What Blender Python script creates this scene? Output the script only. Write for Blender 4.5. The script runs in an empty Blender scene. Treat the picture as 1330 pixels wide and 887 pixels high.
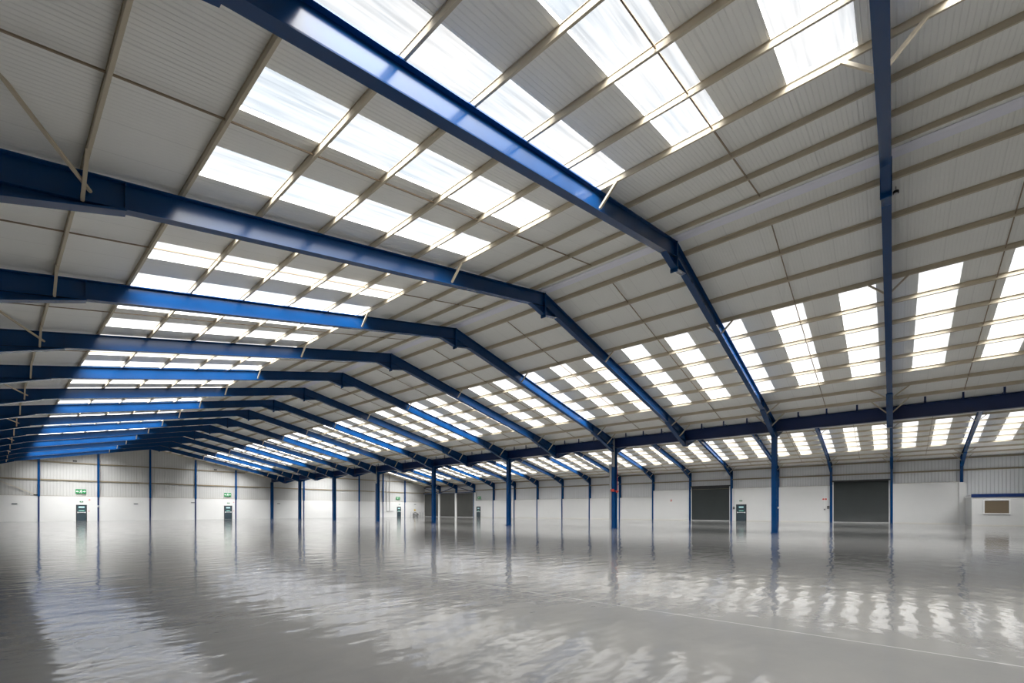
import bpy, math, random
from mathutils import Vector, Matrix
random.seed(7)
sc = bpy.context.scene
COL = sc.collection

# ------------------------------------------------------------------ dimensions
S = .2135                       # roof pitch
HALF = 18.6
XR = 16.68                      # ridge of the near hall
XV = XR + HALF                  # valley line with the row of columns
XL = XR - HALF                  # left valley line (outside the picture)
XR2 = XV + HALF                 # ridge of the far hall
XW = XR2 + HALF                 # right wall
BAY, Y0 = 6.1, .16
ZR = 11.64                      # top of steel at the ridge
YG = Y0 + 15 * BAY              # gable wall
YB = Y0 - 2 * BAY - .6          # wall behind the camera
PH = .155                         # purlin height
DK = [.84 + 1.63 * k for k in range(11)]
fy = lambda k: Y0 + k * BAY
zs = lambda d: ZR - S * d       # top of steel at distance d from a ridge
ORD = ['zeroth', 'first', 'second', 'third', 'fourth', 'fifth', 'sixth', 'seventh', 'eighth', 'ninth', 'tenth', 'eleventh',
       'twelfth', 'thirteenth', 'fourteenth', 'fifteenth', 'sixteenth', 'seventeenth']

# ------------------------------------------------------------------ materials
def mat(name, col, rough=.5, metal=0., spec=.5, coat=0.):
    m = bpy.data.materials.new(name); m.use_nodes = True
    b = m.node_tree.nodes['Principled BSDF']
    b.inputs['Base Color'].default_value = (*col, 1)
    b.inputs['Roughness'].default_value = rough
    b.inputs['Metallic'].default_value = metal
    b.inputs['Specular IOR Level'].default_value = spec
    b.inputs['Coat Weight'].default_value = coat
    b.inputs['Coat Roughness'].default_value = .12
    return m

def N(m, kind, **kw):
    n = m.node_tree.nodes.new(kind)
    for k, v in kw.items(): setattr(n, k, v)
    return n

def lk(m, a, b): m.node_tree.links.new(a, b)

def mathn(m, op, a, b=None, c=None):
    n = N(m, 'ShaderNodeMath', operation=op)
    for i, v in enumerate((a, b, c)):
        if v is None: continue
        if isinstance(v, (int, float)): n.inputs[i].default_value = v
        else: lk(m, v, n.inputs[i])
    return n.outputs[0]

def mix_col(m, fac, a, b):
    n = N(m, 'ShaderNodeMix', data_type='RGBA')
    if isinstance(fac, (int, float)): n.inputs[0].default_value = fac
    else: lk(m, fac, n.inputs[0])
    for i, v in ((6, a), (7, b)):
        if isinstance(v, tuple): n.inputs[i].default_value = (*v, 1)
        else: lk(m, v, n.inputs[i])
    return n.outputs[2]

def noise(m, vec, scale, detail=3., rough=.55):
    n = N(m, 'ShaderNodeTexNoise'); n.inputs['Scale'].default_value = scale
    n.inputs['Detail'].default_value = detail; n.inputs['Roughness'].default_value = rough
    lk(m, vec, n.inputs['Vector']); return n.outputs['Fac']

def mapped(m, scale, rot=(0, 0, 0)):
    t = N(m, 'ShaderNodeTexCoord'); p = N(m, 'ShaderNodeMapping')
    p.inputs['Scale'].default_value = scale; p.inputs['Rotation'].default_value = rot
    lk(m, t.outputs['Object'], p.inputs['Vector']); return p.outputs['Vector']

def bump(m, h, strength, dist):
    b = N(m, 'ShaderNodeBump'); b.inputs['Strength'].default_value = strength; b.inputs['Distance'].default_value = dist
    lk(m, h, b.inputs['Height']); lk(m, b.outputs['Normal'], m.node_tree.nodes['Principled BSDF'].inputs['Normal'])

def mottle(m, base, amt, scale=(1, 1, 1), sc_=1.5):
    f = noise(m, mapped(m, scale), sc_, 5, .6)
    c = mix_col(m, f, tuple(x * (1 - amt) for x in base), tuple(min(1, x * (1 + amt)) for x in base))
    lk(m, c, m.node_tree.nodes['Principled BSDF'].inputs['Base Color']); return m

BLUE = (.0028, .045, .155)
M = {}
M['blue'] = mottle(mat('gloss_blue_steel_paint', BLUE, .2, spec=.30, coat=.0), BLUE, .10)
M['deepblue'] = mottle(mat('deep_blue_steel_paint', (.0015, .019, .10), .38), (.0015, .019, .10), .1)
M['tan'] = mottle(mat('weathered_galvanised_purlin', (.54, .47, .355), .55), (.54, .47, .355), .12)
M['rail'] = mat('shaded_tan_rail', (.27, .225, .15), .55)  # the tan darkened, putting the shade of the rail undersides into the colour
M['rod'] = mat('brown_tie_rod', (.27, .20, .13), .5)
M['white'] = mottle(mat('white_wall_paint', (.62, .62, .612), .55), (.62, .62, .612), .02)
M['plain_white'] = mat('white_plastic', (.80, .80, .80), .4)
M['ridge'] = mat('lilac_white_flashing', (.88, .88, .97), .5)
M['grey'] = mat('grey_pipe', (.33, .33, .33), .45)
M['red'] = mat('red_plastic', (.50, .045, .03), .4)
M['black'] = mat('black_plastic', (.02, .02, .02), .4)
M['door'] = mat('slate_door_paint', (.030, .050, .062), .4)
M['greensign'] = mat('green_sign', (.012, .22, .065), .4)
M['symbol'] = mat('white_sign_symbol', (.82, .86, .82), .4)
M['aqua'] = mat('pale_aqua_notice', (.30, .62, .68), .4)
M['mint'] = mat('mint_green_notice', (.05, .50, .36), .4)
M['frame_white'] = mat('white_frame', (.78, .78, .78), .35)
M['yellow'] = mat('yellow_sign', (.75, .48, .02), .4)
M['concrete'] = mat('pale_sill', (.62, .60, .56), .6)

def cladding(name, base, axis, pitch, depth, joint, joint_amt=.12, dark=.08):
    """ribbed metal sheet; ribs repeat along one object axis, sheet laps every `joint` metres"""
    m = mat(name, base, .45, spec=.35)
    t = N(m, 'ShaderNodeTexCoord'); s = N(m, 'ShaderNodeSeparateXYZ'); lk(m, t.outputs['Object'], s.inputs[0])
    v = s.outputs[axis]
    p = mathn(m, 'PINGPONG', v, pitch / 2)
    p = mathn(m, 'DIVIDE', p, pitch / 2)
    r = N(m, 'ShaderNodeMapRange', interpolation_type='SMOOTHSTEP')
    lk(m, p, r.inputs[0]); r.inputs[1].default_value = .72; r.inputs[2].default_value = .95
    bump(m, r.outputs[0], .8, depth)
    j = mathn(m, 'PINGPONG', mathn(m, 'ADD', v, .37), joint / 2)
    j = mathn(m, 'LESS_THAN', j, .012)
    f = noise(m, mapped(m, (.35, .35, .35)), 1., 4, .6)
    c = mix_col(m, f, tuple(x * .95 for x in base), tuple(min(1, x * 1.05) for x in base))
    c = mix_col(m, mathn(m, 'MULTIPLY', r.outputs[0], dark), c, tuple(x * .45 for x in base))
    c = mix_col(m, mathn(m, 'MULTIPLY', j, joint_amt * 3), c, tuple(x * .3 for x in base))
    lk(m, c, m.node_tree.nodes['Principled BSDF'].inputs['Base Color'])
    return m
M['roof'] = cladding('ribbed_roof_lining', (.89, .885, .85), 1, .1, .006, 1.0, .05, .05)
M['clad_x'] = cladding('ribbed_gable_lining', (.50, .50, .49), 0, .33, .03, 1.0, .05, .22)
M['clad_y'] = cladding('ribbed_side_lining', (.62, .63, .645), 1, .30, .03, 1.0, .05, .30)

def shutter_mat(name, base):
    m = mat(name, base, .42)
    t = N(m, 'ShaderNodeTexCoord'); s = N(m, 'ShaderNodeSeparateXYZ'); lk(m, t.outputs['Object'], s.inputs[0])
    p = mathn(m, 'DIVIDE', mathn(m, 'PINGPONG', s.outputs[2], .055), .055)
    bump(m, p, .8, .02)
    f = noise(m, mapped(m, (1, .6, .25)), 1.2, 3)
    c = mix_col(m, f, tuple(x * .75 for x in base), tuple(x * 1.25 for x in base))
    lk(m, c, m.node_tree.nodes['Principled BSDF'].inputs['Base Color'])
    return m
M['shutter'] = shutter_mat('dark_slate_shutter', (.021, .027, .027))
M['shutter_grey'] = shutter_mat('mid_grey_shutter', (.060, .061, .057))

# glass-fibre rooflight: mostly clear to the sky, a little milky, fibre streaks down the slope
def rooflight():
    m = bpy.data.materials.new('milky_rooflight_sheet'); m.use_nodes = True
    nt = m.node_tree; nt.nodes.remove(nt.nodes['Principled BSDF']); out = nt.nodes['Material Output']
    f = noise(m, mapped(m, (.35, 9, 1)), 1., 3, .6)
    r = N(m, 'ShaderNodeMapRange'); lk(m, f, r.inputs[0])
    r.inputs[1].default_value = .3; r.inputs[2].default_value = .75; r.inputs[3].default_value = .006; r.inputs[4].default_value = .04
    tr = N(m, 'ShaderNodeBsdfTransparent'); tr.inputs[0].default_value = (.955, .96, .965, 1)
    tl = N(m, 'ShaderNodeBsdfTranslucent'); tl.inputs[0].default_value = (.95, .95, .95, 1)
    mx = N(m, 'ShaderNodeMixShader'); lk(m, r.outputs[0], mx.inputs[0]); lk(m, tr.outputs[0], mx.inputs[1]); lk(m, tl.outputs[0], mx.inputs[2])
    lk(m, mx.outputs[0], out.inputs[0]); return m
M['rooflight'] = rooflight()

def glass():
    m = mat('bronze_window_glass', (.16, .125, .085), .08, spec=.6)
    return m
M['pane'] = glass()

def floor_mat():
    base = (.36, .36, .355)
    m = mat('polished_grey_resin', base, .12, spec=.5)
    b = m.node_tree.nodes['Principled BSDF']
    f = noise(m, mapped(m, (.16, .05, 1), (0, 0, .3)), 1., 6, .62)
    g = noise(m, mapped(m, (1.1, .5, 1), (0, 0, -.5)), 1., 5, .65)
    c = mix_col(m, f, (.15, .148, .143), (.205, .20, .193))
    c = mix_col(m, mathn(m, 'MULTIPLY', g, .25), c, (.15, .148, .142))
    # a pale filled saw cut runs along the hall
    t = N(m, 'ShaderNodeTexCoord'); sx = N(m, 'ShaderNodeSeparateXYZ'); lk(m, t.outputs['Object'], sx.inputs[0])
    cut = mathn(m, 'LESS_THAN', mathn(m, 'ABSOLUTE', mathn(m, 'SUBTRACT', sx.outputs[0], 6.7)), .014)
    c = mix_col(m, mathn(m, 'MULTIPLY', cut, .35), c, (.55, .55, .53))
    lk(m, c, b.inputs['Base Color'])
    r = N(m, 'ShaderNodeMapRange'); lk(m, g, r.inputs[0])
    r.inputs[1].default_value = .3; r.inputs[2].default_value = .75; r.inputs[3].default_value = .045; r.inputs[4].default_value = .11
    lk(m, r.outputs[0], b.inputs['Roughness'])
    h1 = noise(m, mapped(m, (1.1, 2.2, 1), (0, 0, .55)), 1., 2, .5)
    h2 = noise(m, mapped(m, (7, 7, 1)), 1., 2, .5)
    h3 = noise(m, mapped(m, (40, 40, 1)), 1., 1, .5)
    h = mathn(m, 'ADD', mathn(m, 'ADD', h1, mathn(m, 'MULTIPLY', h2, .11)), mathn(m, 'MULTIPLY', h3, .02))
    bump(m, h, 1., .0115)
    return m
M['floor'] = floor_mat()

# ------------------------------------------------------------------ mesh helper
class MB:
    def __init__(s): s.v, s.f, s.mi, s.mats = [], [], [], []
    def _m(s, m):
        m = M[m] if isinstance(m, str) else m
        if m not in s.mats: s.mats.append(m)
        return s.mats.index(m)
    def add(s, vs, fs, m):
        o = len(s.v); i = s._m(m); s.v += [tuple(v) for v in vs]
        for f in fs: s.f.append(tuple(o + k for k in f)); s.mi.append(i)
    def box(s, x0, x1, y0, y1, z0, z1, m):
        x0, x1 = sorted((x0, x1)); y0, y1 = sorted((y0, y1)); z0, z1 = sorted((z0, z1))
        s.add([(x, y, z) for x in (x0, x1) for y in (y0, y1) for z in (z0, z1)],
              [(0, 1, 3, 2), (4, 6, 7, 5), (0, 4, 5, 1), (2, 3, 7, 6), (0, 2, 6, 4), (1, 5, 7, 3)], m)
    def bar(s, a, b, w, h, m, up=(0, 0, 1)):
        a, b = Vector(a), Vector(b); d = (b - a).normalized(); u = Vector(up)
        x = d.cross(u)
        if x.length < 1e-4: x = d.cross(Vector((1, 0, 0)))
        x.normalize(); y = x.cross(d).normalized(); x *= w / 2; y *= h / 2
        s.add([p + sx * x + sy * y for p in (a, b) for sx, sy in ((-1, -1), (1, -1), (1, 1), (-1, 1))],
              [(3, 2, 1, 0), (4, 5, 6, 7), (0, 1, 5, 4), (1, 2, 6, 5), (2, 3, 7, 6), (3, 0, 4, 7)], m)
    def tube(s, pts, r, m, n=10):
        pts = [Vector(p) for p in pts]
        for a, b in zip(pts, pts[1:]):
            d = (b - a).normalized(); x = d.orthogonal().normalized(); y = d.cross(x)
            vs = [p + r * (math.cos(t) * x + math.sin(t) * y) for p in (a, b) for t in (2 * math.pi * i / n for i in range(n))]
            s.add(vs, [(i, (i + 1) % n, n + (i + 1) % n, n + i) for i in range(n)] + [tuple(range(n - 1, -1, -1)), tuple(range(n, 2 * n))], m)
    def prism(s, poly, y0, y1, m, axis='y'):
        """a polygon in the XZ plane pushed along Y (axis y), or in YZ pushed along X (axis x)"""
        n = len(poly)
        P = (lambda p, t: (p[0], t, p[1])) if axis == 'y' else (lambda p, t: (t, p[0], p[1]))
        ar = sum(poly[i][0] * poly[(i + 1) % n][1] - poly[(i + 1) % n][0] * poly[i][1] for i in range(n))
        if (ar < 0) != (axis == 'x'): poly = poly[::-1]
        vs = [P(p, y0) for p in poly] + [P(p, y1) for p in poly]
        s.add(vs, [tuple(range(n)), tuple(range(2 * n - 1, n - 1, -1))] + [(i, n + i, n + (i + 1) % n, (i + 1) % n) for i in range(n)], m)
    def disc(s, c, r, t, m, axis='x', n=18):
        ax = {'x': Vector((1, 0, 0)), 'y': Vector((0, 1, 0)), 'z': Vector((0, 0, 1))}[axis]
        c = Vector(c); s.tube([c - ax * t / 2, c + ax * t / 2], r, m, n)
    def mesh(s, name):
        me = bpy.data.meshes.new(name); me.from_pydata(s.v, [], s.f)
        for m in s.mats: me.materials.append(m)
        me.polygons.foreach_set('material_index', s.mi); me.update(); return me
    def build(s, name, parent=None, loc=(0, 0, 0)):
        o = bpy.data.objects.new(name, s.mesh(name)); COL.objects.link(o); o.location = loc
        if parent: o.parent = parent
        return o

def tag(o, label, cat, group=None, kind='thing'):
    o['label'] = label; o['category'] = cat; o['kind'] = kind
    if group: o['group'] = group
    return o
def empty(name, loc): o = bpy.data.objects.new(name, None); COL.objects.link(o); o.location = loc; o.empty_display_size = .2; return o
def struct(o): o['kind'] = 'structure'; return o
def inst(name, me, parent=None, loc=(0, 0, 0)):
    o = bpy.data.objects.new(name, me); COL.objects.link(o); o.location = loc
    if parent: o.parent = parent
    return o

# ------------------------------------------------------------------ floor
b = MB(); b.box(XL - .6, XW + .6, YB - .3, YG + .6, -.2, 0, 'floor'); struct(b.build('floor'))

# ------------------------------------------------------------------ roof with openings for the rooflights
SKY0, SKYP, SKYW = .52, 2.44, 1.19
NSTRIP = range(-5, 37)
TH = .09
def roof_slope(xr, side, name):
    b = MB()
    z = lambda d: zs(d) + PH
    d0, d1 = DK[3] + .03, DK[8] - .03
    def slab(da, db, ya, yb):
        P = [(xr + side * da, z(da)), (xr + side * db, z(db)), (xr + side * db, z(db) + TH), (xr + side * da, z(da) + TH)]
        b.prism(P, ya, yb, 'roof')
    ya, yb = YB - .2, YG + .45
    slab(0, d0, ya, yb); slab(d1, HALF + (.4 if (xr, side) in ((XR, -1), (XR2, 1)) else 0), ya, yb)
    cur = ya
    for j in NSTRIP:
        s0 = SKY0 + SKYP * j
        if s0 < ya or s0 + SKYW > yb: continue
        slab(d0, d1, cur, s0); cur = s0 + SKYW
    slab(d0, d1, cur, yb)
    return struct(b.build(name))
roof_slope(XR, -1, 'ceiling'); roof_slope(XR, 1, 'ceiling'); roof_slope(XR2, -1, 'ceiling'); roof_slope(XR2, 1, 'ceiling')

def strip_mesh(side):
    b = MB(); d0, d1 = DK[3] - .02, DK[8] + .02; n = 12
    prof = []
    # shallow corrugation across the strip
    z = lambda d: zs(d) + PH + .03
    vs, fs = [], []
    W = SKYW - .012
    for k in range(n + 1):
        y = -W / 2 + W * k / n; dz = .012 if k % 2 else 0
        for d in (d0 + .06, d1 - .06):
            for t in (0, .008): vs.append((side * d, y, z(d) - ZR + dz + t))
    for k in range(n):
        a = 4 * k; c = a + 4
        fs += [(a, c, c + 2, a + 2), (a + 1, a + 3, c + 3, c + 1)]
        fs += [(a, a + 1, c + 1, c), (a + 2, c + 2, c + 3, a + 3)]
    fs += [(0, 2, 3, 1), (4 * n, 4 * n + 1, 4 * n + 3, 4 * n + 2)]
    b.add(vs, fs, 'rooflight'); return b.mesh('roof_light')

SL = {(XR, -1): 'left roof slope', (XR, 1): 'near hall right slope', (XR2, 1): 'far hall slope'}
for (xr, side), where in SL.items():
    me = strip_mesh(side); cnt = {}
    for j in NSTRIP:
        s0 = SKY0 + SKYP * j; yc = s0 + SKYW / 2
        if s0 < YB - .2 or s0 + SKYW > YG + .45: continue
        lo = -5.5 if xr == XR2 else -3.5
        if yc < lo: continue
        k = math.floor((yc - Y0) / BAY); cnt[k] = cnt.get(k, 0) + 1; i = cnt[k]
        if k < 0: where_k = 'nearer than the first blue frame'
        elif k == 14: where_k = 'in the bay against the gable wall'
        else: where_k = 'beyond the %s blue frame' % ORD[k + 1]
        o = inst('roof_light', me, None, (xr, yc, ZR))
        tag(o, 'milky rooflight strip on %s, %s %s' % (where, ORD[i], where_k), 'rooflight', 'rooflight strips of the ' + where)
# the slope nobody sees from the hall is glazed too
b = MB()
for j in NSTRIP:
    s0 = SKY0 + SKYP * j
    if s0 < YB - .2 or s0 + SKYW > YG + .45: continue
    d0, d1 = DK[3] + .04, DK[8] - .04; z = lambda d: zs(d) + PH + .03
    b.prism([(XR2 - d0, z(d0)), (XR2 - d1, z(d1)), (XR2 - d1, z(d1) + .01), (XR2 - d0, z(d0) + .01)], s0 + .005, s0 + SKYW - .005, 'rooflight')
for (xr, side), lo in (((XR, -1), -3.5), ((XR, 1), -3.5), ((XR2, 1), -5.5)):
    for j in NSTRIP:
        s0 = SKY0 + SKYP * j; yc = s0 + SKYW / 2
        if s0 < YB - .2 or yc >= lo: continue
        b.prism([(xr + side * d0, z(d0)), (xr + side * d1, z(d1)), (xr + side * d1, z(d1) + .01), (xr + side * d0, z(d0) + .01)], s0 + .005, s0 + SKYW - .005, 'rooflight')
struct(b.build('window_2'))

# ridge flashings and valley gutters
for xr, nm in ((XR, 'trim_1'), (XR2, 'trim_2')):
    b = MB(); z = ZR + PH - .012
    b.prism([(xr - .22, z - S * .22 - .012), (xr, z - .025), (xr + .24, z - S * .24 - .012), (xr + .24, z - S * .24), (xr, z), (xr - .22, z - S * .22)], YB + .02, YG + .1, 'ridge')
    struct(b.build(nm))

# ------------------------------------------------------------------ purlins
def purlin_mesh(side, y0, y1):
    b = MB(); w, t, h = .055, .012, PH - .006
    c, s_ = math.cos(math.atan(S)), math.sin(math.atan(S)) * -side
    prof = [(-t / 2, 0), (-w, 0), (-w, .02), (-w - t * .01, .02), (-w, t), (-t / 2, t)]
    # Z section: bottom flange one way, top flange the other, small lips
    def sec(pts): return [(x * c + z * -s_ * 0 + 0, z + x * s_) for x, z in pts]
    b.prism(sec([(-t / 2, 0), (t / 2, 0), (t / 2, h), (-t / 2, h)]), y0, y1, 'tan')
    b.prism(sec([(t / 2, 0), (w, 0), (w, t), (t / 2, t)]), y0, y1, 'tan')
    b.prism(sec([(w - t, t), (w, t), (w, .03), (w - t, .03)]), y0, y1, 'tan')
    tf = .055 if side > 0 else .02
    b.prism(sec([(-tf, h - t), (-t / 2, h - t), (-t / 2, h), (-tf, h)]), y0, y1, 'tan')
    return b.mesh('purlin')
for (xr, side), where in SL.items():
    me = purlin_mesh(side, YB + .05, YG + .15)
    for k, d in enumerate(DK):
        o = inst('purlin', me, None, (xr + side * d, 0, zs(d) + .002))
        if xr == XR2 and k < 3: pass
        if k == 0: lab = 'tan steel purlin nearest the ridge on the ' + where
        elif k == 10: lab = 'tan steel purlin lowest on the ' + where
        else: lab = 'tan steel purlin on the %s, %s below the ridge' % (where, ORD[k + 1])
        tag(o, lab, 'purlin', 'purlins of the ' + where)
# sag rods: mid-bay lines that tie the purlins together
for (xr, side), where in SL.items():
    b = MB()
    for ka in range(10):
        da, db = DK[ka] + .02, DK[ka + 1] - .02
        b.bar((side * da, 0, zs(da) + .06 - ZR), (side * db, 0, zs(db) + .06 - ZR), .03, .03, 'rod')
    me = b.mesh('sag_rod')
    for k in range(-1, 15):
        if k == -1 and xr != XR2 and side == -1: continue
        o = inst('sag_rod', me, None, (xr, fy(k) + BAY / 2, ZR))
        wk = 'before the first blue frame' if k < 0 else ('against the gable wall' if k == 14 else 'past the %s blue frame' % ORD[k + 1])
        tag(o, 'thin brown tie rod on the %s, %s' % (where, wk), 'tie rod', 'tie rods of the ' + where)

# ------------------------------------------------------------------ steel frames
DEP, FW, FT, WT = .59, .24, .028, .018
HD0, HDV = 14.85, 1.08            # haunch start distance from the ridge, depth at the valley
AH = 1.0                          # half length of the apex haunch
def plates(top, bot, b, m='blue', fw=FW):
    """web + two flanges between two XZ polylines"""
    b.prism([top[0]] + [top[-1]] + [bot[-1]] + [bot[0]], -WT / 2, WT / 2, m)
def rafter_mesh(side, dend, name='rafter'):
    b = MB()
    T = lambda d: (side * d, zs(d) - ZR)
    B = lambda d: (side * d, zs(d) - ZR - DEP)
    up = lambda p, t: (p[0], p[1] + t)
    b.prism([T(0), T(dend), up(T(dend), -FT), up(T(0), -FT)], -FW / 2, FW / 2, 'blue')
    b.prism([up(B(0), FT), up(B(dend), FT), B(dend), B(0)], -FW / 2, FW / 2, 'blue')
    b.prism([up(T(0), -FT), up(T(dend), -FT), up(B(dend), FT), up(B(0), FT)], -WT / 2, WT / 2, 'blue')
    return b.mesh(name)
def haunch_mesh(side, dend):
    b = MB(); B = lambda d: (side * d, zs(d) - ZR - DEP)
    e = (side * dend, zs(dend) - ZR - HDV); s0 = B(HD0)
    sl = (e[1] - s0[1]) / (dend - HD0)
    b.prism([B(HD0), B(dend), e], -WT / 2, WT / 2, 'blue')
    t = FT * 1.2; w = FW + .05
    b.prism([(s0[0] - side * .02, s0[1] - t + .0), (s0[0], s0[1] + .004), (e[0], e[1] + .004), (e[0], e[1] - t)], -w / 2, w / 2, 'blue')
    # stiffener where the haunch starts, end plate
    b.box(side * HD0 - .01, side * HD0 + .01, -FW / 2 + .01, FW / 2 - .01, s0[1] + FT, s0[1] + DEP - FT, 'blue')
    b.box(side * dend - .012, side * dend + .012, -FW / 2, FW / 2, e[1], zs(dend) - ZR, 'blue')
    return b.mesh('haunch')
def apex_haunch_mesh():
    b = MB(); zb = -DEP - .42
    for s in (-1, 1):
        B = lambda d: (s * d, -S * d - DEP)
        b.prism([B(0), B(AH), (0, zb)], -WT / 2, WT / 2, 'blue')
        w = FW - .02
        b.prism([B(AH + .02), (s * AH, -S * AH - DEP + .002), (0, zb + .02), (0, zb), ], -w / 2, w / 2, 'blue')
    return b.mesh('apex_haunch')
def apex_plate_mesh():
    b = MB()
    b.box(-.03, -.002, -FW / 2 - .015, FW / 2 + .015, -DEP - .52, .0, 'blue'); b.box(.002, .03, -FW / 2 - .015, FW / 2 + .015, -DEP - .52, .0, 'blue')
    for z in (-.15, -.35, -.6, -.85, -1.02):
        for y in (-.075, .075): b.tube([(-.05, y, z), (.05, y, z)], .016, 'blue', 6)
    return b.mesh('apex_plate')
def brace_mesh(side, d, ysign, reach=.62):
    """fly brace from a purlin down to the bottom flange of the frame"""
    b = MB(); depth = DEP if d < HD0 else DEP + (HDV - DEP + .0) * (d - HD0) / (HALF - HD0)
    a = (side * d, ysign * (reach if d < HD0 else reach + .25), zs(d) - ZR + .03)
    c = (side * (d + .0), ysign * (FW / 2 - .03), zs(d) - ZR - depth + .10)
    b.bar(a, c, .062, .062, 'tan'); b.disc(c, .035, .03, 'tan', 'y', 8)
    return b.mesh('fly_brace')
ME = {}
for s in (-1, 1):
    ME['rafter', s] = rafter_mesh(s, HALF - .16); ME['haunch', s] = haunch_mesh(s, HALF - .16)
    for d in (DK[3], DK[9], DK[10]):
        for ys in (-1, 1): ME['brace', s, d, ys] = brace_mesh(s, d, ys)
ME['ah'], ME['ap'] = apex_haunch_mesh(), apex_plate_mesh()
# side wall column of the far hall, full length and stopped above the shutters
def wall_column_mesh(zb):
    b = MB(); x0, x1 = HALF - .42, HALF + .10; zt = zs(HALF) - ZR + .05
    b.box(x0, x0 + FT, -FW / 2, FW / 2, zb - ZR, zt, 'blue'); b.box(x1 - FT, x1, -FW / 2, FW / 2, zb - ZR, zt, 'blue')
    b.box(x0 + FT, x1 - FT, -WT / 2, WT / 2, zb - ZR, zt, 'blue')
    return b.mesh('column')
ME['wc'], ME['wcs'] = wall_column_mesh(0), wall_column_mesh(5.72)
def left_column_mesh():
    b = MB(); x0, x1 = -HALF - .25, -HALF + .25; zt = zs(HALF) - ZR - .0
    b.box(x0, x0 + FT, -FW / 2, FW / 2, -ZR, zt, 'blue'); b.box(x1 - FT, x1, -FW / 2, FW / 2, -ZR, zt, 'blue'); b.box(x0 + FT, x1 - FT, -WT / 2, WT / 2, -ZR, zt, 'blue')
    return b.mesh('column')
ME['lc'] = left_column_mesh()
def end_wall_haunch():
    b = MB(); return b
# knee of the far hall: rafter haunch ends at the column face
ME['hw'] = haunch_mesh(1, HALF - .42)

def frame(k):
    near = empty('portal_frame', (XR, fy(k), ZR))
    tag(near, 'blue steel portal frame spanning the near hall, %s counted from the camera' % ORD[k + 1], 'roof frame', 'portal frames of the near hall')
    for s in (-1, 1): inst('rafter', ME['rafter', s], near); inst('haunch', ME['haunch', s], near)
    inst('apex_haunch', ME['ah'], near); inst('apex_plate', ME['ap'], near)
    inst('column', ME['lc'], near)
    for s in (-1, 1):
        for d in (DK[3], DK[9], DK[10]):
            for ys in (-1, 1): inst('fly_brace', ME['brace', s, d, ys], near)
def far_frame(k):
    f = empty('portal_frame', (XR2, fy(k), ZR))
    lab = 'blue steel portal frame of the far hall behind the valley beam, %s from the office' % ORD[k + 2]
    if k == -1: lab = 'blue steel portal frame of the far hall rising beside the white office'
    tag(f, lab, 'roof frame', 'portal frames of the far hall')
    for s in (-1, 1): inst('rafter', ME['rafter', s], f)
    inst('haunch', ME['haunch', -1], f); inst('haunch', ME['hw'], f)
    inst('apex_haunch', ME['ah'], f)
    inst('column', ME['wcs'] if k in (13, 14) else ME['wc'], f)
    for d in (DK[3], DK[9], DK[10]):
        for ys in (-1, 1): inst('fly_brace', ME['brace', 1, d, ys], f)
for k in range(0, 15): frame(k)
for k in range(-1, 15): far_frame(k)

# long tan braces at the left end of every second frame
b = MB(); b.bar((1.28, -.10, 7.98), (.02, -2.03, 8.27), .055, .055, 'tan'); b.disc((1.28, -.10, 7.98), .035, .03, 'tan', 'y', 8)
me = b.mesh('diagonal_brace')
for i, k in enumerate((2, 4, 6, 8, 10, 12, 14)):
    tag(inst('diagonal_brace', me, None, (0, fy(k), 0)), 'tan diagonal brace at the left haunch of the %s blue frame' % ORD[k + 1], 'brace', 'diagonal braces at the left haunches')

# ------------------------------------------------------------------ valley beam, gutter, columns
t = empty('valley_beam', (XV, 0, 7.0)); tag(t, 'deep blue valley beam running the length of the hall on the columns', 'beam')
b = MB(); y0, y1 = YB + .1, YG + .1
b.box(-.16, .16, y0, y1, 0, .03, 'deepblue'); b.box(-.16, .16, y0, y1, .77, .80, 'deepblue'); b.box(-.012, .012, y0, y1, .03, .77, 'deepblue')
b.build('girder', t)
b = MB(); b.box(-.93, -.14, -.02, .02, .80, .82, 'deepblue'); b.box(-.93, -.90, -.045, .045, .66, zs(HALF - .92) + PH - 7.0 - .004, 'deepblue')
me = b.mesh('gutter_bracket')
for k in range(-1, 15):
    for j in (1, 2, 3): inst('gutter_bracket', me, t, (0, fy(k) + j * BAY / 4, 0))
for k in range(-1, 15):                       # under-slung brackets where a frame hangs on the beam
    pass
b = MB(); zg = zs(HALF) + PH
b.box(XV - .5, XV + .5, YB - .2, YG + .45, zg + .11 + .5 * S, zg + .13 + .5 * S, 'plain_white')
struct(b.build('trim_6'))

def valley_column(k, lab, ztop=7.0):
    t = empty('valley_column', (XV, fy(k) - (.22 if k == 15 else 0), 0)); tag(t, lab, 'column', 'columns under the valley beam')
    b = MB(); w, d = .30, .46
    b.box(-d / 2, -d / 2 + .03, -w / 2, w / 2, .03, ztop - .03, 'blue'); b.box(d / 2 - .03, d / 2, -w / 2, w / 2, .03, ztop - .03, 'blue'); b.box(-d / 2 + .03, d / 2 - .03, -.01, .01, .03, ztop - .03, 'blue')
    b.build('shaft', t)
    b = MB(); b.box(-d / 2 - .04, d / 2 + .04, -w / 2 - .04, w / 2 + .04, 0, .03, 'blue')
    for x in (-.2, .2):
        for y in (-.16, .16): b.tube([(x, y, .03), (x, y, .06)], .018, 'blue', 6)
    b.build('base_plate', t)
    b = MB(); b.box(-d / 2 - .02, d / 2 + .02, -w / 2 - .02, w / 2 + .02, ztop - .03, ztop, 'blue'); b.build('cap_plate', t)
    return t
for i, k in enumerate((1, 3, 5, 7, 9, 11, 13)):
    lab = {1: 'blue steel column nearest the camera under the valley beam', 3: 'blue steel column with grey downpipe, second under the valley beam',
           9: 'blue steel column with grey downpipe, fifth under the valley beam'}.get(k, 'plain blue steel column, %s from the camera under the valley beam' % ORD[i + 1])
    valley_column(k, lab)
valley_column(15, 'blue steel column standing against the gable wall under the valley beam')
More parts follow.
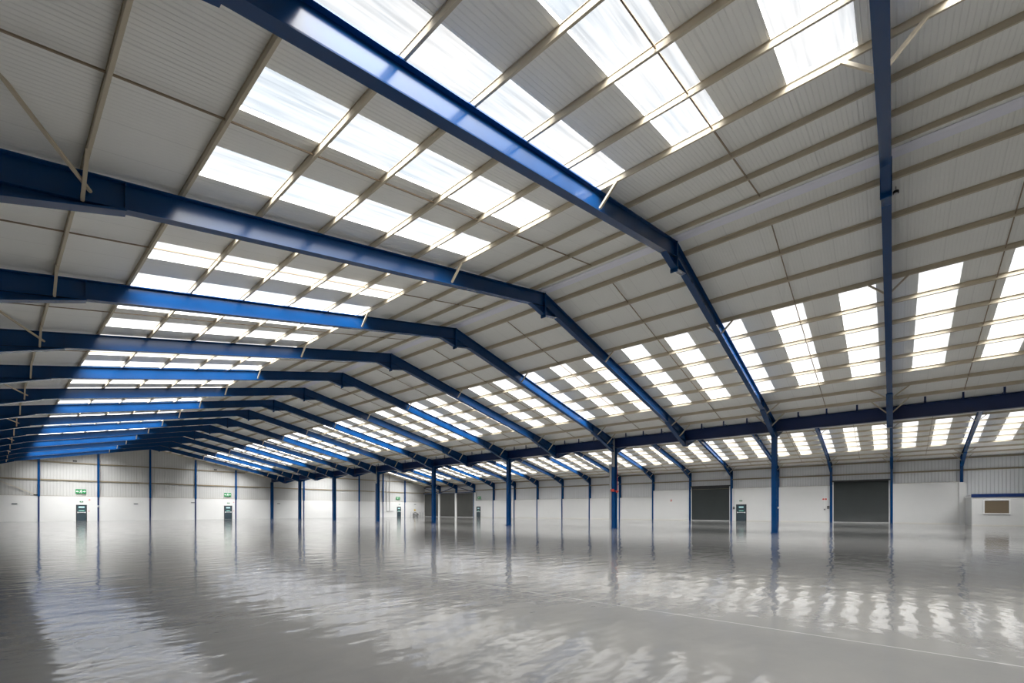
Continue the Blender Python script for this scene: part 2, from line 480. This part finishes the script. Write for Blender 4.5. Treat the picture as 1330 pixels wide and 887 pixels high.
# hanger brackets under the beam at frames without a column
b = MB(); b.prism([(-.22, 0), (.22, 0), (.22, -.40), (-.22, -.40)], -.10, .10, 'deepblue'); b.box(-.26, .26, -.13, .13, -.43, -.40, 'deepblue')
me = b.mesh('hanger_bracket')
for k in range(0, 15, 2): inst('hanger_bracket', me, bpy.data.objects['valley_beam'], (0, fy(k), 0))

def downpipe(k, lab):
    t = empty('downpipe', (XV, fy(k), 0)); tag(t, lab, 'downpipe', 'grey downpipes on the columns')
    b = MB(); b.box(-.30, -.245, -.16, .05, 5.4, 8.0, 'grey'); b.box(-.36, -.245, -.17, .04, 5.35, 5.45, 'grey'); b.build('upper_pipe', t)
    b = MB(); b.box(-.245, -.05, .17, .36, 0, 5.5, 'grey'); b.build('lower_pipe', t)
    b = MB(); b.box(-.33, -.245, -.1, .34, 5.42, 5.56, 'grey'); b.build('offset_bend', t)
    b = MB()
    for z in (1.5, 3.0, 4.5): b.box(-.255, -.03, .155, .37, z, z + .04, 'grey')
    b.build('pipe_clip', t)
    return t
downpipe(3, 'grey square downpipe on the column carrying a red fire fitting')
downpipe(9, 'grey square downpipe on the fifth column from the camera')
# fire alarm fittings on the second column
t = empty('fire_call_point', (XV, fy(3), 3.2)); tag(t, 'red fire call box on the second blue column', 'call point')
b = MB(); b.box(-.34, -.24, -.12, .16, 0, .22, 'red'); b.build('call_box', t)
b = MB(); b.tube([(.19, -.175, .1), (.19, -.175, 2.5)], .022, 'red', 8); b.bar((-.25, -.16, .1), (.19, -.17, .1), .03, .03, 'red'); b.build('red_conduit', t)
b = MB(); b.disc((-.3, -.42, -.02), .1, .12, 'red', 'x', 12); b.bar((-.27, -.38, .0), (-.27, -.13, .05), .03, .03, 'red'); b.build('sounder', t)

# ------------------------------------------------------------------ gable wall
zr_at = lambda x: min(zs(abs(x - XR)), 99) if x < XV else zs(abs(x - XR2))
ZD = 3.66
b = MB(); b.box(XL - .3, XW + .2, YG, YG + .14, 0, ZD, 'white')
def door_gap(): pass
# ribbed sheet above the dado follows the two roof pitches
poly = [(XL - .3, ZD), (XW + .2, ZD), (XW + .2, zs(HALF) + PH + .02), (XR2, ZR + PH + .02), (XV, zs(HALF) + PH + .02), (XR, ZR + PH + .02), (XL - .3, zs(HALF) + PH)]
def tri_fan(b, poly, y0, y1, m):
    # split at the valley so every piece is convex
    b.prism([(XL - .3, ZD), (XV, ZD), (XV, zs(HALF) + PH + .02), (XR, ZR + PH + .02), (XL - .3, zs(HALF) + PH)], y0, y1, m)
    b.prism([(XV, ZD), (XW + .2, ZD), (XW + .2, zs(HALF) + PH + .02), (XR2, ZR + PH + .02), (XV, zs(HALF) + PH + .02)], y0, y1, m)
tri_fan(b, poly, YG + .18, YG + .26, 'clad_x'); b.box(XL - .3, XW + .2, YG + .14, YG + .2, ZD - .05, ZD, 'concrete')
struct(b.build('wall_gable'))
b = MB(); b.box(XL, XW, YG - .02, YG + .16, ZD, ZD + .03, 'rail'); b.build('trim_3')['kind'] = 'structure'
b = MB()
for xr in (XR, XR2):
    for s in (-1, 1): b.prism([(xr, ZR + .16), (xr + s * HALF, zs(HALF) + .16), (xr + s * HALF, zs(HALF) + .02), (xr, ZR + .02)], YG + .12, YG + .18, 'tan')
b.build('trim_4')['kind'] = 'structure'
GP = 6.2
posts = [i for i in range(-2, 9) if i != 3]
names = {-2: 'left of the left fire door', -1: 'right of the left fire door', 0: 'under the ridge', 1: 'left of the second fire door', 2: 'right of the second fire door'}
for i in posts:
    x = XR + i * GP; zt = zr_at(x) - .05
    t = empty('gable_post', (x, YG, 0))
    lab = {-2: 'slim blue gable post left of the leftmost fire door', -1: 'slim blue gable post right of the leftmost fire door', 0: 'slim blue gable post under the ridge',
           1: 'slim blue gable post between the ridge post and the second fire door', 2: 'slim blue gable post just right of the second fire door',
           4: 'slim blue gable post seen right of the gable column', 5: 'slim blue gable post hidden close behind a valley column', 6: 'slim blue gable post in the far hall, left of the conduit pair',
           7: 'slim blue gable post beside the pair of conduits', 8: 'slim blue gable post right of the far fire door'}[i]
    if i == 1: lab = 'slim blue gable post first right of the ridge post'
    tag(t, lab, 'post', 'blue posts on the gable wall')
    b = MB(); w = .12
    b.box(-w, w, -.26, -.235, ZD - .1, zt, 'blue'); b.box(-.012, .012, -.235, -.03, ZD - .1, zt, 'blue'); b.box(-w, w, -.03, -.005, ZD - .1, zt, 'blue'); b.build('upper_post', t)
    b = MB(); b.box(-.09, .09, -.13, -.002, 0, ZD - .1, 'deepblue'); b.build('lower_casing', t)
for z, lab in ((5.98, 'tan cladding rail across the gable wall, the lower one'), (8.56, 'tan cladding rail across the gable wall, the upper one')):
    b = MB()
    segs = [(XL, XW)] if z < 7.5 else [(XR - (ZR - z) / S * .97, XR + (ZR - z) / S * .97), (XR2 - (ZR - z) / S * .97, XR2 + (ZR - z) / S * .97)]
    for x0, x1 in segs:
        b.box(x0, x1, YG + .05, YG + .178, z - .09, z - .075, 'rail'); b.box(x0, x1, YG + .05, YG + .065, z - .09, z + .09, 'rail'); b.box(x0, x1, YG + .05, YG + .178, z + .075, z + .09, 'rail')
    tag(b.build('cladding_rail'), lab, 'rail')
b = MB(); b.bar((XR - 2 * GP - .15, YG - .02, 3.75), (XL + .05, YG - .02, 6.9), .07, .07, 'tan'); b.box(XR - 2 * GP - .5, XR - 2 * GP - .12, YG - .06, YG + .02, 3.68, 3.84, 'black')
tag(b.build('wind_brace'), 'tan diagonal wind brace on the gable wall, far left of the picture', 'brace')

# ------------------------------------------------------------------ side and back walls
# left wall and the wall behind the camera close the hall
b = MB(); b.box(XL - .4, XL - .3, YB, YG + .2, 0, zs(HALF) + PH, 'clad_y'); struct(b.build('wall_left'))
b = MB()
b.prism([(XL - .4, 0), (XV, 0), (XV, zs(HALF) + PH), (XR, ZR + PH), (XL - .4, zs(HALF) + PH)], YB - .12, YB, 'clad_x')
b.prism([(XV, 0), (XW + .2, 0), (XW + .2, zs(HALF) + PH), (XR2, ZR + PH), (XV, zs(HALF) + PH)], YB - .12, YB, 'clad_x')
struct(b.build('wall_back'))
XD = XW - .30                       # face of the white lining on the right wall
ZH = 4.86
b = MB()
YSPLIT, YEND = fy(5), -5.72
shut = [(fy(3) + .17, fy(4) - .17, 5.30), (fy(0) + .17, fy(1) - .17, 5.40)]
def lining(y0, y1, z): b.box(XD, XD + .12, y0, y1, 0, z, 'white')
lining(YEND, fy(0) + .02, ZH); lining(fy(1) - .02, fy(3) + .02, ZH); lining(fy(4) - .02, YSPLIT, ZH); lining(YSPLIT, fy(12) - .5, 3.8)
b.box(XD, XD + .3, fy(12) - .5, fy(12) + .06, 0, 5.72, 'white')
b.box(XD - .16, XW + .18, -6.30, -5.72, 0, 4.80, 'white')        # boxed end of the lining
b.box(XD + .14, XW + .2, YEND, YSPLIT, ZH - .06, ZH, 'white'); 
# ribbed sheet above, and down behind the office; lintel sheets over the shutters
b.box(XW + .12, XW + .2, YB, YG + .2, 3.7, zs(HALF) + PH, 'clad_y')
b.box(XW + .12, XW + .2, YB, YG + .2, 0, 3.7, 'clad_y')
struct(b.build('wall_right'))
b = MB(); b.box(XD - .01, XW + .11, fy(1) + .1, YSPLIT, ZH, ZH + .025, 'rail'); b.box(XD - .01, XW + .11, YSPLIT, fy(12) - .5, 3.8, 3.825, 'rail'); b.box(XD - .01, XW + .11, -5.7, fy(0) - .1, ZH, ZH + .025, 'rail')
struct(b.build('trim_5'))
for z, lab in ((6.22, 'tan cladding rail along the right wall above the white lining'), (7.62, 'tan eaves rail along the top of the right wall')):
    b = MB(); y0, y1 = YB + .1, YG
    b.box(XW + .0, XW + .118, y0, y1, z - .09, z - .075, 'rail'); b.box(XW + .0, XW + .015, y0, y1, z - .09, z + .09, 'rail'); b.box(XW + .0, XW + .118, y0, y1, z + .075, z + .09, 'rail')
    tag(b.build('cladding_rail'), lab, 'rail')
# skirting line
b = MB(); b.box(XD - .02, XD - .001, fy(1) + .2, fy(3) - .2, 0, .12, 'concrete'); b.box(XD - .02, XD - .001, fy(4) + .2, fy(12) - .5, 0, .12, 'concrete'); b.box(XD - .02, XD - .001, -5.7, fy(0) - .2, 0, .12, 'concrete')
struct(b.build('baseboard_right'))

# ------------------------------------------------------------------ roller shutters
def shutter(y0, y1, zt, m, lab, hood=True, group=None):
    yc = (y0 + y1) / 2; w = (y1 - y0) / 2
    t = empty('roller_shutter', (XD, yc, 0)); tag(t, lab, 'shutter door', group)
    b = MB(); n = int(zt / .11)
    prof = []
    vs, fs = [], []
    for i in range(n + 1):
        z = .1 + (zt - .1) * i / n
        for dx, dz in ((.0, .0), (-.02, .03)):
            if i == n and dz: continue
            vs += [(.06 + dx, -w, z + dz), (.06 + dx, w, z + dz)]
    for i in range(0, len(vs) - 2, 2): fs.append((i, i + 2, i + 3, i + 1))
    b.add(vs, fs, m); b.box(.065, .085, -w, w, .1, zt, m); b.build('curtain', t)
    for s in (-1, 1):
        b = MB(); b.box(-.03, .1, s * (w - .0) - .06, s * (w - .0) + .06, 0, zt, 'concrete' if not hood else 'grey'); b.box(-.035, -.03, s * w - .03, s * w + .03, 0, zt, 'frame_white'); b.build('guide_rail', t)
    b = MB(); b.box(-.0, .09, -w + .07, w - .07, .0, .1, 'grey'); b.build('bottom_bar', t)
    if hood:
        b = MB(); b.box(-.22, .2, -w - .1, w + .1, zt, zt + .16, 'shutter'); b.box(-.24, -.22, -w - .12, w + .12, zt - .02, zt + .18, 'black'); b.build('hood', t)
    return t
shutter(fy(3) + .22, fy(4) - .22, 5.22, M['shutter'], 'dark slate roller shutter left of the fire door on the right wall')
shutter(fy(0) + .22, fy(1) - .22, 5.30, M['shutter'], 'dark slate roller shutter left of the white lining beside the office')
for k, w in ((12, 'right one'), (13, 'middle one'), (14, 'left one, partly behind a column')):
    shutter(fy(k) + .22, min(fy(k + 1) - .22, YG - .1), 5.66, M['shutter_grey'], 'grey roller shutter in the far corner, %s of three' % w, False, 'grey shutters in the far corner')
# shutter corner: header truss and white posts
t = empty('header_truss', (XW - .35, fy(13), 5.72)); tag(t, 'dark blue header truss above the three grey shutters', 'truss')
b = MB(); b.box(-.08, .08, fy(12) - fy(13) + .13, YG - fy(13) - .02, 0, .14, 'deepblue'); b.build('bottom_chord', t)
b = MB(); b.box(-.08, .08, fy(12) - fy(13) + .13, YG - fy(13) - .02, 1.55, 1.68, 'deepblue'); b.build('top_chord', t)
for a, c in (((0, -BAY + .2, .15), (0, -.25, 1.5)), ((0, .3, 1.5), (0, BAY - .3, .15)), ((0, BAY + .3, .15), (0, 2 * BAY - .3, 1.5))):
    b = MB(); b.bar(a, c, .14, .15, 'deepblue'); b.build('diagonal', t)
for k, lab in ((13, 'white box post between the middle and right grey shutters'), (14, 'white box post between the left and middle grey shutters')):
    b = MB(); b.box(-.16, .09, -.14, .14, 0, 5.715, 'frame_white'); b.box(-.18, .11, -.16, .16, 0, .02, 'grey')
    tag(b.build('shutter_post', None, (XD - .1, fy(k), 0)), lab, 'post')
for y, z, lab in ((fy(3) - .35, 1.75, 'small black control box beside the left dark shutter'), (fy(1) + .30, 1.8, 'small black control box beside the right dark shutter')):
    b = MB(); b.box(-.1, 0, -.12, .12, 0, .36, 'black'); b.box(-.115, -.1, -.05, .05, .1, .26, 'grey'); b.tube([(-.03, 0, .36), (-.03, 0, 3.0)], .018, 'grey', 8)
    tag(b.build('control_box', None, (XD, y, z)), lab, 'control box')

# ------------------------------------------------------------------ fire doors and their signs
def fire_door(origin, axis, w, h, lab, bar_z=1.25):
    """axis 'x': stands in the gable wall; axis 'y': stands in the right wall (faces -x)"""
    t = empty('door_%d' % (len([o for o in bpy.data.objects if o.name.startswith('door_') and o.parent is None]) + 1), origin); tag(t, lab, 'door', 'slate fire doors', 'structure')
    if axis == 'y': t.rotation_euler = (0, 0, -math.pi / 2)
    hw = w / 2
    b = MB(); b.box(-hw - .07, -hw, -.05, .0, 0, h + .07, 'black'); b.box(hw, hw + .07, -.05, .0, 0, h + .07, 'black'); b.box(-hw, hw, -.05, 0, h, h + .07, 'black'); b.build('door_frame', t)
    b = MB(); b.box(-hw + .004, hw - .004, -.035, 0, .01, h - .004, 'door'); p = b.build('door_leaf', t)
    b = MB(); b.box(-hw + .08, hw - .08, -.1, -.06, bar_z, bar_z + .06, 'plain_white')
    for s in (-1, 1): b.box(s * (hw - .12) - .05, s * (hw - .12) + .05, -.1, -.035, bar_z - .05, bar_z + .11, 'plain_white')
    b.build('push_bar', p)
    b = MB(); b.box(-.32, .32, -.045, -.035, 1.95, 2.17, 'aqua')
    for z in (2.02, 2.10): b.box(-.26, .26, -.048, -.045, z - .02, z + .015, 'symbol')
    b.build('upper_notice', p)
    b = MB(); b.box(-.32, .32, -.045, -.035, 1.46, 1.58, 'mint'); b.box(-.24, .24, -.048, -.045, 1.50, 1.54, 'symbol'); b.build('lower_notice', p)
    return t
fire_door((8.65, YG, 0), 'x', 1.02, 2.34, 'slate fire door under the leftmost green sign')
fire_door((27.85, YG, 0), 'x', 1.15, 2.38, 'slate fire door under the second green sign on the gable wall')
fire_door((64.6, YG, 0), 'x', 1.0, 2.40, 'slate fire door on the gable wall right of the pair of conduits')
fire_door((XD, fy(12) - 1.5, 0), 'y', 1.15, 2.40, 'slate fire door just right of the three grey shutters')
fire_door((XD, 17.1, 0), 'y', 1.25, 2.40, 'slate fire door between the dark shutter and the nearest column')

def exit_sign(origin, axis, w, h, lab, syms):
    t = empty('exit_sign', origin); tag(t, lab, 'sign', 'green escape signs')
    if axis == 'y': t.rotation_euler = (0, 0, -math.pi / 2)
    b = MB(); b.box(-w / 2, w / 2, -.03, .0, 0, h, 'greensign'); b.build('sign_plate', t)
    b = MB(); u = h / 2; e0, e1 = -.036, -.03
    def man(cx):
        b.disc((cx + .04, -.033, u + .2), .055, .006, 'symbol', 'y', 12)
        b.bar((cx + .02, -.033, u + .13), (cx - .03, -.033, u - .06), .09, .006, 'symbol', (0, 1, 0)) if False else None
        P = lambda pts: b.prism(pts, e0, e1, 'symbol')
        P([(cx - .03, u + .13), (cx + .07, u + .13), (cx + .05, u - .06), (cx - .06, u - .06)])
        P([(cx + .05, u + .12), (cx + .17, u + .0), (cx + .14, u - .04), (cx + .03, u + .06)])
        P([(cx - .02, u + .13), (cx - .15, u + .06), (cx - .14, u + .02), (cx - .02, u + .08)])
        P([(cx + .05, u - .05), (cx + .14, u - .13), (cx + .09, u - .25), (cx + .04, u - .24), (cx + .07, u - .13), (cx - .02, u - .06)])
        P([(cx - .05, u - .04), (cx + .01, u - .06), (cx - .09, u - .17), (cx - .2, u - .18), (cx - .2, u - .13), (cx - .11, u - .12)])
    def arrow(cx, s):
        b.prism([(cx - s * .17, u - .05), (cx + s * .02, u - .05), (cx + s * .02, u - .13), (cx + s * .17, u), (cx + s * .02, u + .13), (cx + s * .02, u + .05), (cx - s * .17, u + .05)], e0, e1, 'symbol') if False else None
        b.box(cx - .15, cx + .02 * s, e0, e1, u - .05, u + .05, 'symbol') if s > 0 else b.box(cx + .02 * s, cx + .15, e0, e1, u - .05, u + .05, 'symbol')
        b.prism([(cx, u - .14), (cx + s * .18, u), (cx, u + .14)], e0, e1, 'symbol')
    def doorway(cx): b.prism([(cx - .1, u - .24), (cx - .1, u + .24), (cx + .1, u + .24), (cx + .1, u - .24), (cx + .06, u - .24), (cx + .06, u + .2), (cx - .06, u + .2), (cx - .06, u - .24)], e0, e1, 'symbol')
    for kind, x in syms:
        {'m': man, 'l': lambda c: arrow(c, -1), 'r': lambda c: arrow(c, 1), 'd': doorway}[kind](x)
    b.build('pictogram', t); return t
exit_sign((8.58, YG + .05, 4.06), 'x', 1.15, .66, 'green escape sign above the leftmost fire door', (('l', -.36), ('m', 0), ('r', .36)))
exit_sign((27.8, YG + .05, 4.08), 'x', 1.12, .66, 'green escape sign above the second fire door from the left', (('l', -.36), ('m', 0), ('r', .36)))
exit_sign((64.35, YG + .05, 4.22), 'x', 1.15, .66, 'green escape sign near the pair of conduits', (('m', -.2), ('d', .2)))
exit_sign((XD, fy(12) - 1.75, 4.14), 'y', 1.05, .64, 'green escape sign just right of the three grey shutters', (('m', -.2), ('d', .2)))
for (x, y, z), ax, lab in (((8.64, YG + .02, 2.76), 'x', 'small green light box above the leftmost fire door'), ((27.9, YG + .02, 2.80), 'x', 'small green light box above the second fire door'),
                           ((64.75, YG + .02, 2.95), 'x', 'small green light box above the fire door by the conduits'), ((XD, 17.15, 2.9), 'y', 'small green light box above the right wall fire door')):
    t = empty('exit_light', (x, y, z)); tag(t, lab, 'emergency light', 'small exit lights over doors')
    if ax == 'y': t.rotation_euler = (0, 0, -math.pi / 2)
    b = MB(); b.box(-.2, .2, -.07, 0, 0, .2, 'grey'); b.build('light_body', t)
    b = MB(); b.box(-.17, .17, -.075, -.07, .03, .17, 'greensign'); b.box(-.05, .05, -.078, -.075, .06, .14, 'symbol'); b.build('light_face', t)
for (x, z), lab in (((2.0, 2.42), 'dark slim wall light on the gable wall, far left'), ((14.9, 2.54), 'dark slim wall light left of the ridge post'), ((22.5, 2.84), 'dark slim wall light beside the post right of the ridge'),
                    ((36.6, 2.85), 'dark slim wall light right of the gable column'), ((69.4, 3.0), 'dark slim wall light above the low barrier')):
    b = MB(); b.box(-.27, .27, -.09, 0, 0, .15, 'grey'); b.box(-.24, .24, -.1, -.09, .03, .12, 'door'); tag(b.build('wall_light', None, (x, YG + .02, z)), lab, 'wall light', 'slim lights on the gable wall')
for x, z, lab in ((7.95, 8.72, 'small dark vent high on the gable wall above the leftmost door'), (25.9, 8.68, 'small dark vent high on the gable wall above the second door')):
    b = MB(); b.box(-.24, .24, -.05, .02, 0, .28, 'grey'); b.box(-.2, -.02, -.06, -.05, .04, .24, 'black'); b.box(.02, .2, -.06, -.05, .04, .24, 'black')
    tag(b.build('wall_vent', None, (x, YG + .16, z)), lab, 'vent')
for x, z, r, lab in ((9.5, 3.08, .09, 'round red bell up beside the leftmost fire door'), (9.45, 1.40, .07, 'small red call point low beside the leftmost fire door'), (28.75, 3.0, .08, 'round red bell up beside the second fire door'), (28.75, 1.40, .07, 'small red call point low beside the second fire door')):
    b = MB(); b.disc((0, -.04, r), r, .06, 'red', 'y', 16); b.box(-r, r, -.012, 0, 0, 2 * r, 'plain_white'); b.disc((0, -.075, r), r * .45, .02, 'plain_white', 'y', 10); tag(b.build('alarm_sounder', None, (x, YG + .008, z)), lab, 'alarm')
# right wall small fittings
b = MB(); b.box(-.015, 0, -.26, .26, 0, .34, 'plain_white'); b.box(-.02, -.015, -.24, -.02, .06, .28, 'red'); b.box(-.02, -.015, .03, .24, .06, .28, 'red')
tag(b.build('warning_sign', None, (XD, 6.95, 2.9)), 'white sign with red panels left of the right dark shutter', 'sign')
b = MB(); b.box(-.07, 0, -.1, .1, 0, .2, 'grey'); b.box(-.08, -.07, -.06, .06, .05, .15, 'black'); b.tube([(-.02, 0, .2), (-.02, 0, 3.2)], .012, 'plain_white', 6)
tag(b.build('switch_box', None, (XD, 6.95, 1.6)), 'small grey switch box below the red and white sign', 'switch box')
b = MB(); b.box(-.03, 0, -.14, .14, 0, .28, 'red'); b.box(-.035, -.03, -.08, .08, .08, .2, 'plain_white'); tag(b.build('fire_alarm_box', None, (XD, fy(4) + 3.0, 3.05)), 'small red box on the white lining left of the left dark shutter', 'alarm box')
for loc, ax, lab in (((XR - GP, YG - .14, 2.1), 'x', 'white socket box on the gable post right of the leftmost door'), ((XD - .14, fy(2), 1.85), 'y', 'white socket box on the wall column behind the nearest column')):
    b = MB(); b.box(-.12, .12, -.10, 0, 0, .22, 'plain_white'); b.box(-.09, .09, -.11, -.10, .04, .18, 'grey'); o = b.build('socket_box', None, loc)
    if ax == 'y': o.rotation_euler = (0, 0, -math.pi / 2)
    tag(o, lab, 'socket box')
# conduits on the gable wall
t = empty('conduit', (61.5, YG + .012, 1.4)); tag(t, 'pair of grey vertical conduits with a foot on the gable wall', 'conduit')
for x, zt in ((-.42, 7.2), (.42, 8.6)):
    b = MB(); b.box(x - .07, x + .07, -.12, -.002, 0, zt, 'grey'); b.build('riser', t)
b = MB(); b.box(-.5, 1.5, -.13, -.002, -.06, .07, 'grey'); b.build('foot_run', t)
# low barrier with pipework in the corner
t = empty('hoop_barrier', (69.6, YG - .9, 0)); tag(t, 'low grey tube barrier by the gable wall beside the grey shutters', 'barrier')
for x in (-1.95, -1.2, .55, 1.2, 1.95):
    b = MB(); pts = [(x - .22, 0, 0), (x - .22, 0, 1.0)] + [(x + .22 * math.cos(a), 0, 1.0 + .22 * math.sin(a)) for a in [math.pi * (1 - i / 8) for i in range(9)]] + [(x + .22, 0, 0)]
    b.tube(pts, .035, 'grey', 8); b.build('hoop', t)
b = MB(); b.tube([(-2.1, 0, .35), (2.1, 0, .35)], .03, 'grey', 8); b.tube([(-2.1, 0, .75), (2.1, 0, .75)], .03, 'grey', 8); b.build('rail', t)
t = empty('pipe_manifold', (69.3, YG - .45, 0)); tag(t, 'dark pipework with two upright valves behind the low barrier', 'pipework')
b = MB(); b.tube([(-.6, 0, 0), (-.6, 0, .95), (-.2, 0, 1.05)], .09, 'black', 10); b.tube([(.5, 0, 0), (.5, 0, .9), (-.2, 0, 1.05)], .09, 'black', 10); b.tube([(-.9, 0, .45), (.9, 0, .45)], .08, 'black', 10); b.build('pipes', t)
for x in (-.6, .5):
    b = MB(); b.disc((x, -.14, .62), .17, .05, 'black', 'y', 14); b.tube([(x, -.14, .62), (x, 0, .62)], .025, 'black', 6); b.build('valve_wheel', t)
b = MB(); b.prism([(-.24, 0), (.24, 0), (.24, .42), (-.24, .42)], -.02, 0, 'yellow'); b.prism([(-.12, .08), (.12, .08), (0, .33)], -.025, -.02, 'black')
tag(b.build('hazard_sign', None, (69.35, YG, 1.45)), 'yellow hazard sign on the wall above the low barrier', 'sign')
# roof sensor
t = empty('roof_sensor', (18.05, -.06, 11.33)); tag(t, 'small dark round sensor under the purlin right of the first blue frame', 'sensor')
b = MB(); b.disc((0, 0, 0), .075, .07, 'black', 'z', 16); b.disc((0, 0, -.045), .05, .03, 'plain_white', 'z', 14); b.build('sensor_head', t)
b = MB(); b.tube([(0, 0, .03), (0, 0, .24)], .012, 'grey', 6); b.build('stem', t)

# ------------------------------------------------------------------ site office
XO = 66.6
t = empty('site_office', (XO, -6.23, 0)); tag(t, 'white site office with blue fascia and one brown window at the right edge', 'office')
b = MB(); yo0, yo1 = YB + 6.23 + .05, 0; wy0, wy1, wz0, wz1 = -2.62, -.92, 1.28, 2.58
b.box(0, .1, yo0, wy0, 0, 2.95, 'white'); b.box(0, .1, wy1, yo1, 0, 2.95, 'white'); b.box(0, .1, wy0, wy1, 0, wz0, 'white'); b.box(0, .1, wy0, wy1, wz1, 2.95, 'white')
b.box(.1, XW - XO - .5, yo1 - .1, yo1, 0, 2.95, 'white'); b.build('office_wall', t)
b = MB(); b.box(-.05, .02, yo0, yo1 + .05, 2.93, 3.27, 'deepblue'); b.build('fascia', t)
b = MB(); b.box(.02, XW - XO - .5, yo0, yo1 + .05, 2.95, 3.2, 'plain_white'); b.build('office_roof', t)
b = MB(); f_ = .09
b.box(-.04, .06, wy0 - f_, wy0, wz0 - f_, wz1 + f_, 'frame_white'); b.box(-.04, .06, wy1, wy1 + f_, wz0 - f_, wz1 + f_, 'frame_white'); b.box(-.04, .06, wy0, wy1, wz1, wz1 + f_, 'frame_white'); b.box(-.07, .06, wy0 - .02, wy1 + .02, wz0 - f_, wz0, 'frame_white')
w_ = b.build('window_frame', t)
b = MB(); b.box(.01, .03, wy0, wy1, wz0, wz1, 'pane'); b.build('pane', w_)
b = MB(); b.box(-.02, -.001, yo0, yo1, 0, .1, 'concrete'); b.build('skirting', t)

# ------------------------------------------------------------------ sky
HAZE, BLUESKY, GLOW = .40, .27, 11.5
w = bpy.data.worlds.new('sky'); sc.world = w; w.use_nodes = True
nt = w.node_tree; bg = nt.nodes['Background']
def WN(k, **kw):
    n = nt.nodes.new(k)
    for a, v in kw.items(): setattr(n, a, v)
    return n
tc = WN('ShaderNodeTexCoord')
nz = WN('ShaderNodeTexNoise'); nz.inputs['Scale'].default_value = 5.; nz.inputs['Detail'].default_value = 5; nz.inputs['Roughness'].default_value = .6
nt.links.new(tc.outputs['Generated'], nz.inputs['Vector'])
rp = WN('ShaderNodeMapRange'); nt.links.new(nz.outputs['Fac'], rp.inputs[0]); rp.inputs[1].default_value = .38; rp.inputs[2].default_value = .62
mx = WN('ShaderNodeMix', data_type='RGBA'); nt.links.new(rp.outputs[0], mx.inputs[0])
mx.inputs[6].default_value = (.80, .90, 1.0, 1); mx.inputs[7].default_value = (1.0, 1.0, 1.0, 1)
# haze whitens and brightens the sky towards the horizon; an added broad bright patch high behind the camera lights the hall, out of view
sp = WN('ShaderNodeSeparateXYZ'); nt.links.new(tc.outputs['Generated'], sp.inputs[0])
el = WN('ShaderNodeMapRange', interpolation_type='SMOOTHSTEP'); nt.links.new(sp.outputs[2], el.inputs[0])
el.inputs[1].default_value = .25; el.inputs[2].default_value = .75; el.inputs[3].default_value = HAZE; el.inputs[4].default_value = BLUESKY
hz_ = WN('ShaderNodeMapRange', interpolation_type='SMOOTHSTEP'); nt.links.new(sp.outputs[2], hz_.inputs[0])
hz_.inputs[1].default_value = .15; hz_.inputs[2].default_value = .55
mz = WN('ShaderNodeMix', data_type='RGBA'); nt.links.new(hz_.outputs[0], mz.inputs[0])
mz.inputs[6].default_value = (1, 1, 1, 1); nt.links.new(mx.outputs[2], mz.inputs[7])
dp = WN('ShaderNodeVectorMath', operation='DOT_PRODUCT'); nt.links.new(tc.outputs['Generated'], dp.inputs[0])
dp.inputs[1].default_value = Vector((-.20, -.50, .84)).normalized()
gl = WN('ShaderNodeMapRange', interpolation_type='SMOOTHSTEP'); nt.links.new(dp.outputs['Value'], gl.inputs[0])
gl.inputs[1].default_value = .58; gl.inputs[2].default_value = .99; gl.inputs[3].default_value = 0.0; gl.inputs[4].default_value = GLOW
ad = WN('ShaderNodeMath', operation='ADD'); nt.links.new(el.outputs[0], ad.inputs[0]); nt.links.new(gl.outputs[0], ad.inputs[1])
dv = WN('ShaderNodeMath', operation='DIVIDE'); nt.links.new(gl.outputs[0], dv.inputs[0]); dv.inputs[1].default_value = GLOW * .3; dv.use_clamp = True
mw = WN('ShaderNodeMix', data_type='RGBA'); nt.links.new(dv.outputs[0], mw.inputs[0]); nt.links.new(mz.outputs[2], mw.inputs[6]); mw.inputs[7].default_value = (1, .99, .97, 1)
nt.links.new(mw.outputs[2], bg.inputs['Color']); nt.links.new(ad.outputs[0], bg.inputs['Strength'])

# ------------------------------------------------------------------ camera
f_px, VX, cx, hz = 578.34, 1160.27, 665., 663.
th = math.atan((VX - cx) / f_px)
cam = bpy.data.cameras.new('camera'); co = bpy.data.objects.new('camera', cam); COL.objects.link(co)
cam.sensor_width = 36; cam.sensor_fit = 'HORIZONTAL'; cam.lens = f_px * 36 / 1330
cam.shift_y = (hz - 443.5) / 1330; cam.clip_end = 400
co.location = (0, 0, 1.56); co.rotation_euler = (math.pi / 2, 0, th - math.pi / 2)
sc.camera = co

sc.view_settings.view_transform = 'Standard'; sc.view_settings.look = 'None'
sc.view_settings.gamma = 1; sc.view_settings.use_curve_mapping = False
sc.view_settings.exposure = 1.42
cy = sc.cycles
cy.use_denoising = True; cy.max_bounces = 12; cy.diffuse_bounces = 8; cy.glossy_bounces = 4; cy.transparent_max_bounces = 12
cy.sample_clamp_indirect = 8; cy.caustics_reflective = False; cy.caustics_refractive = False
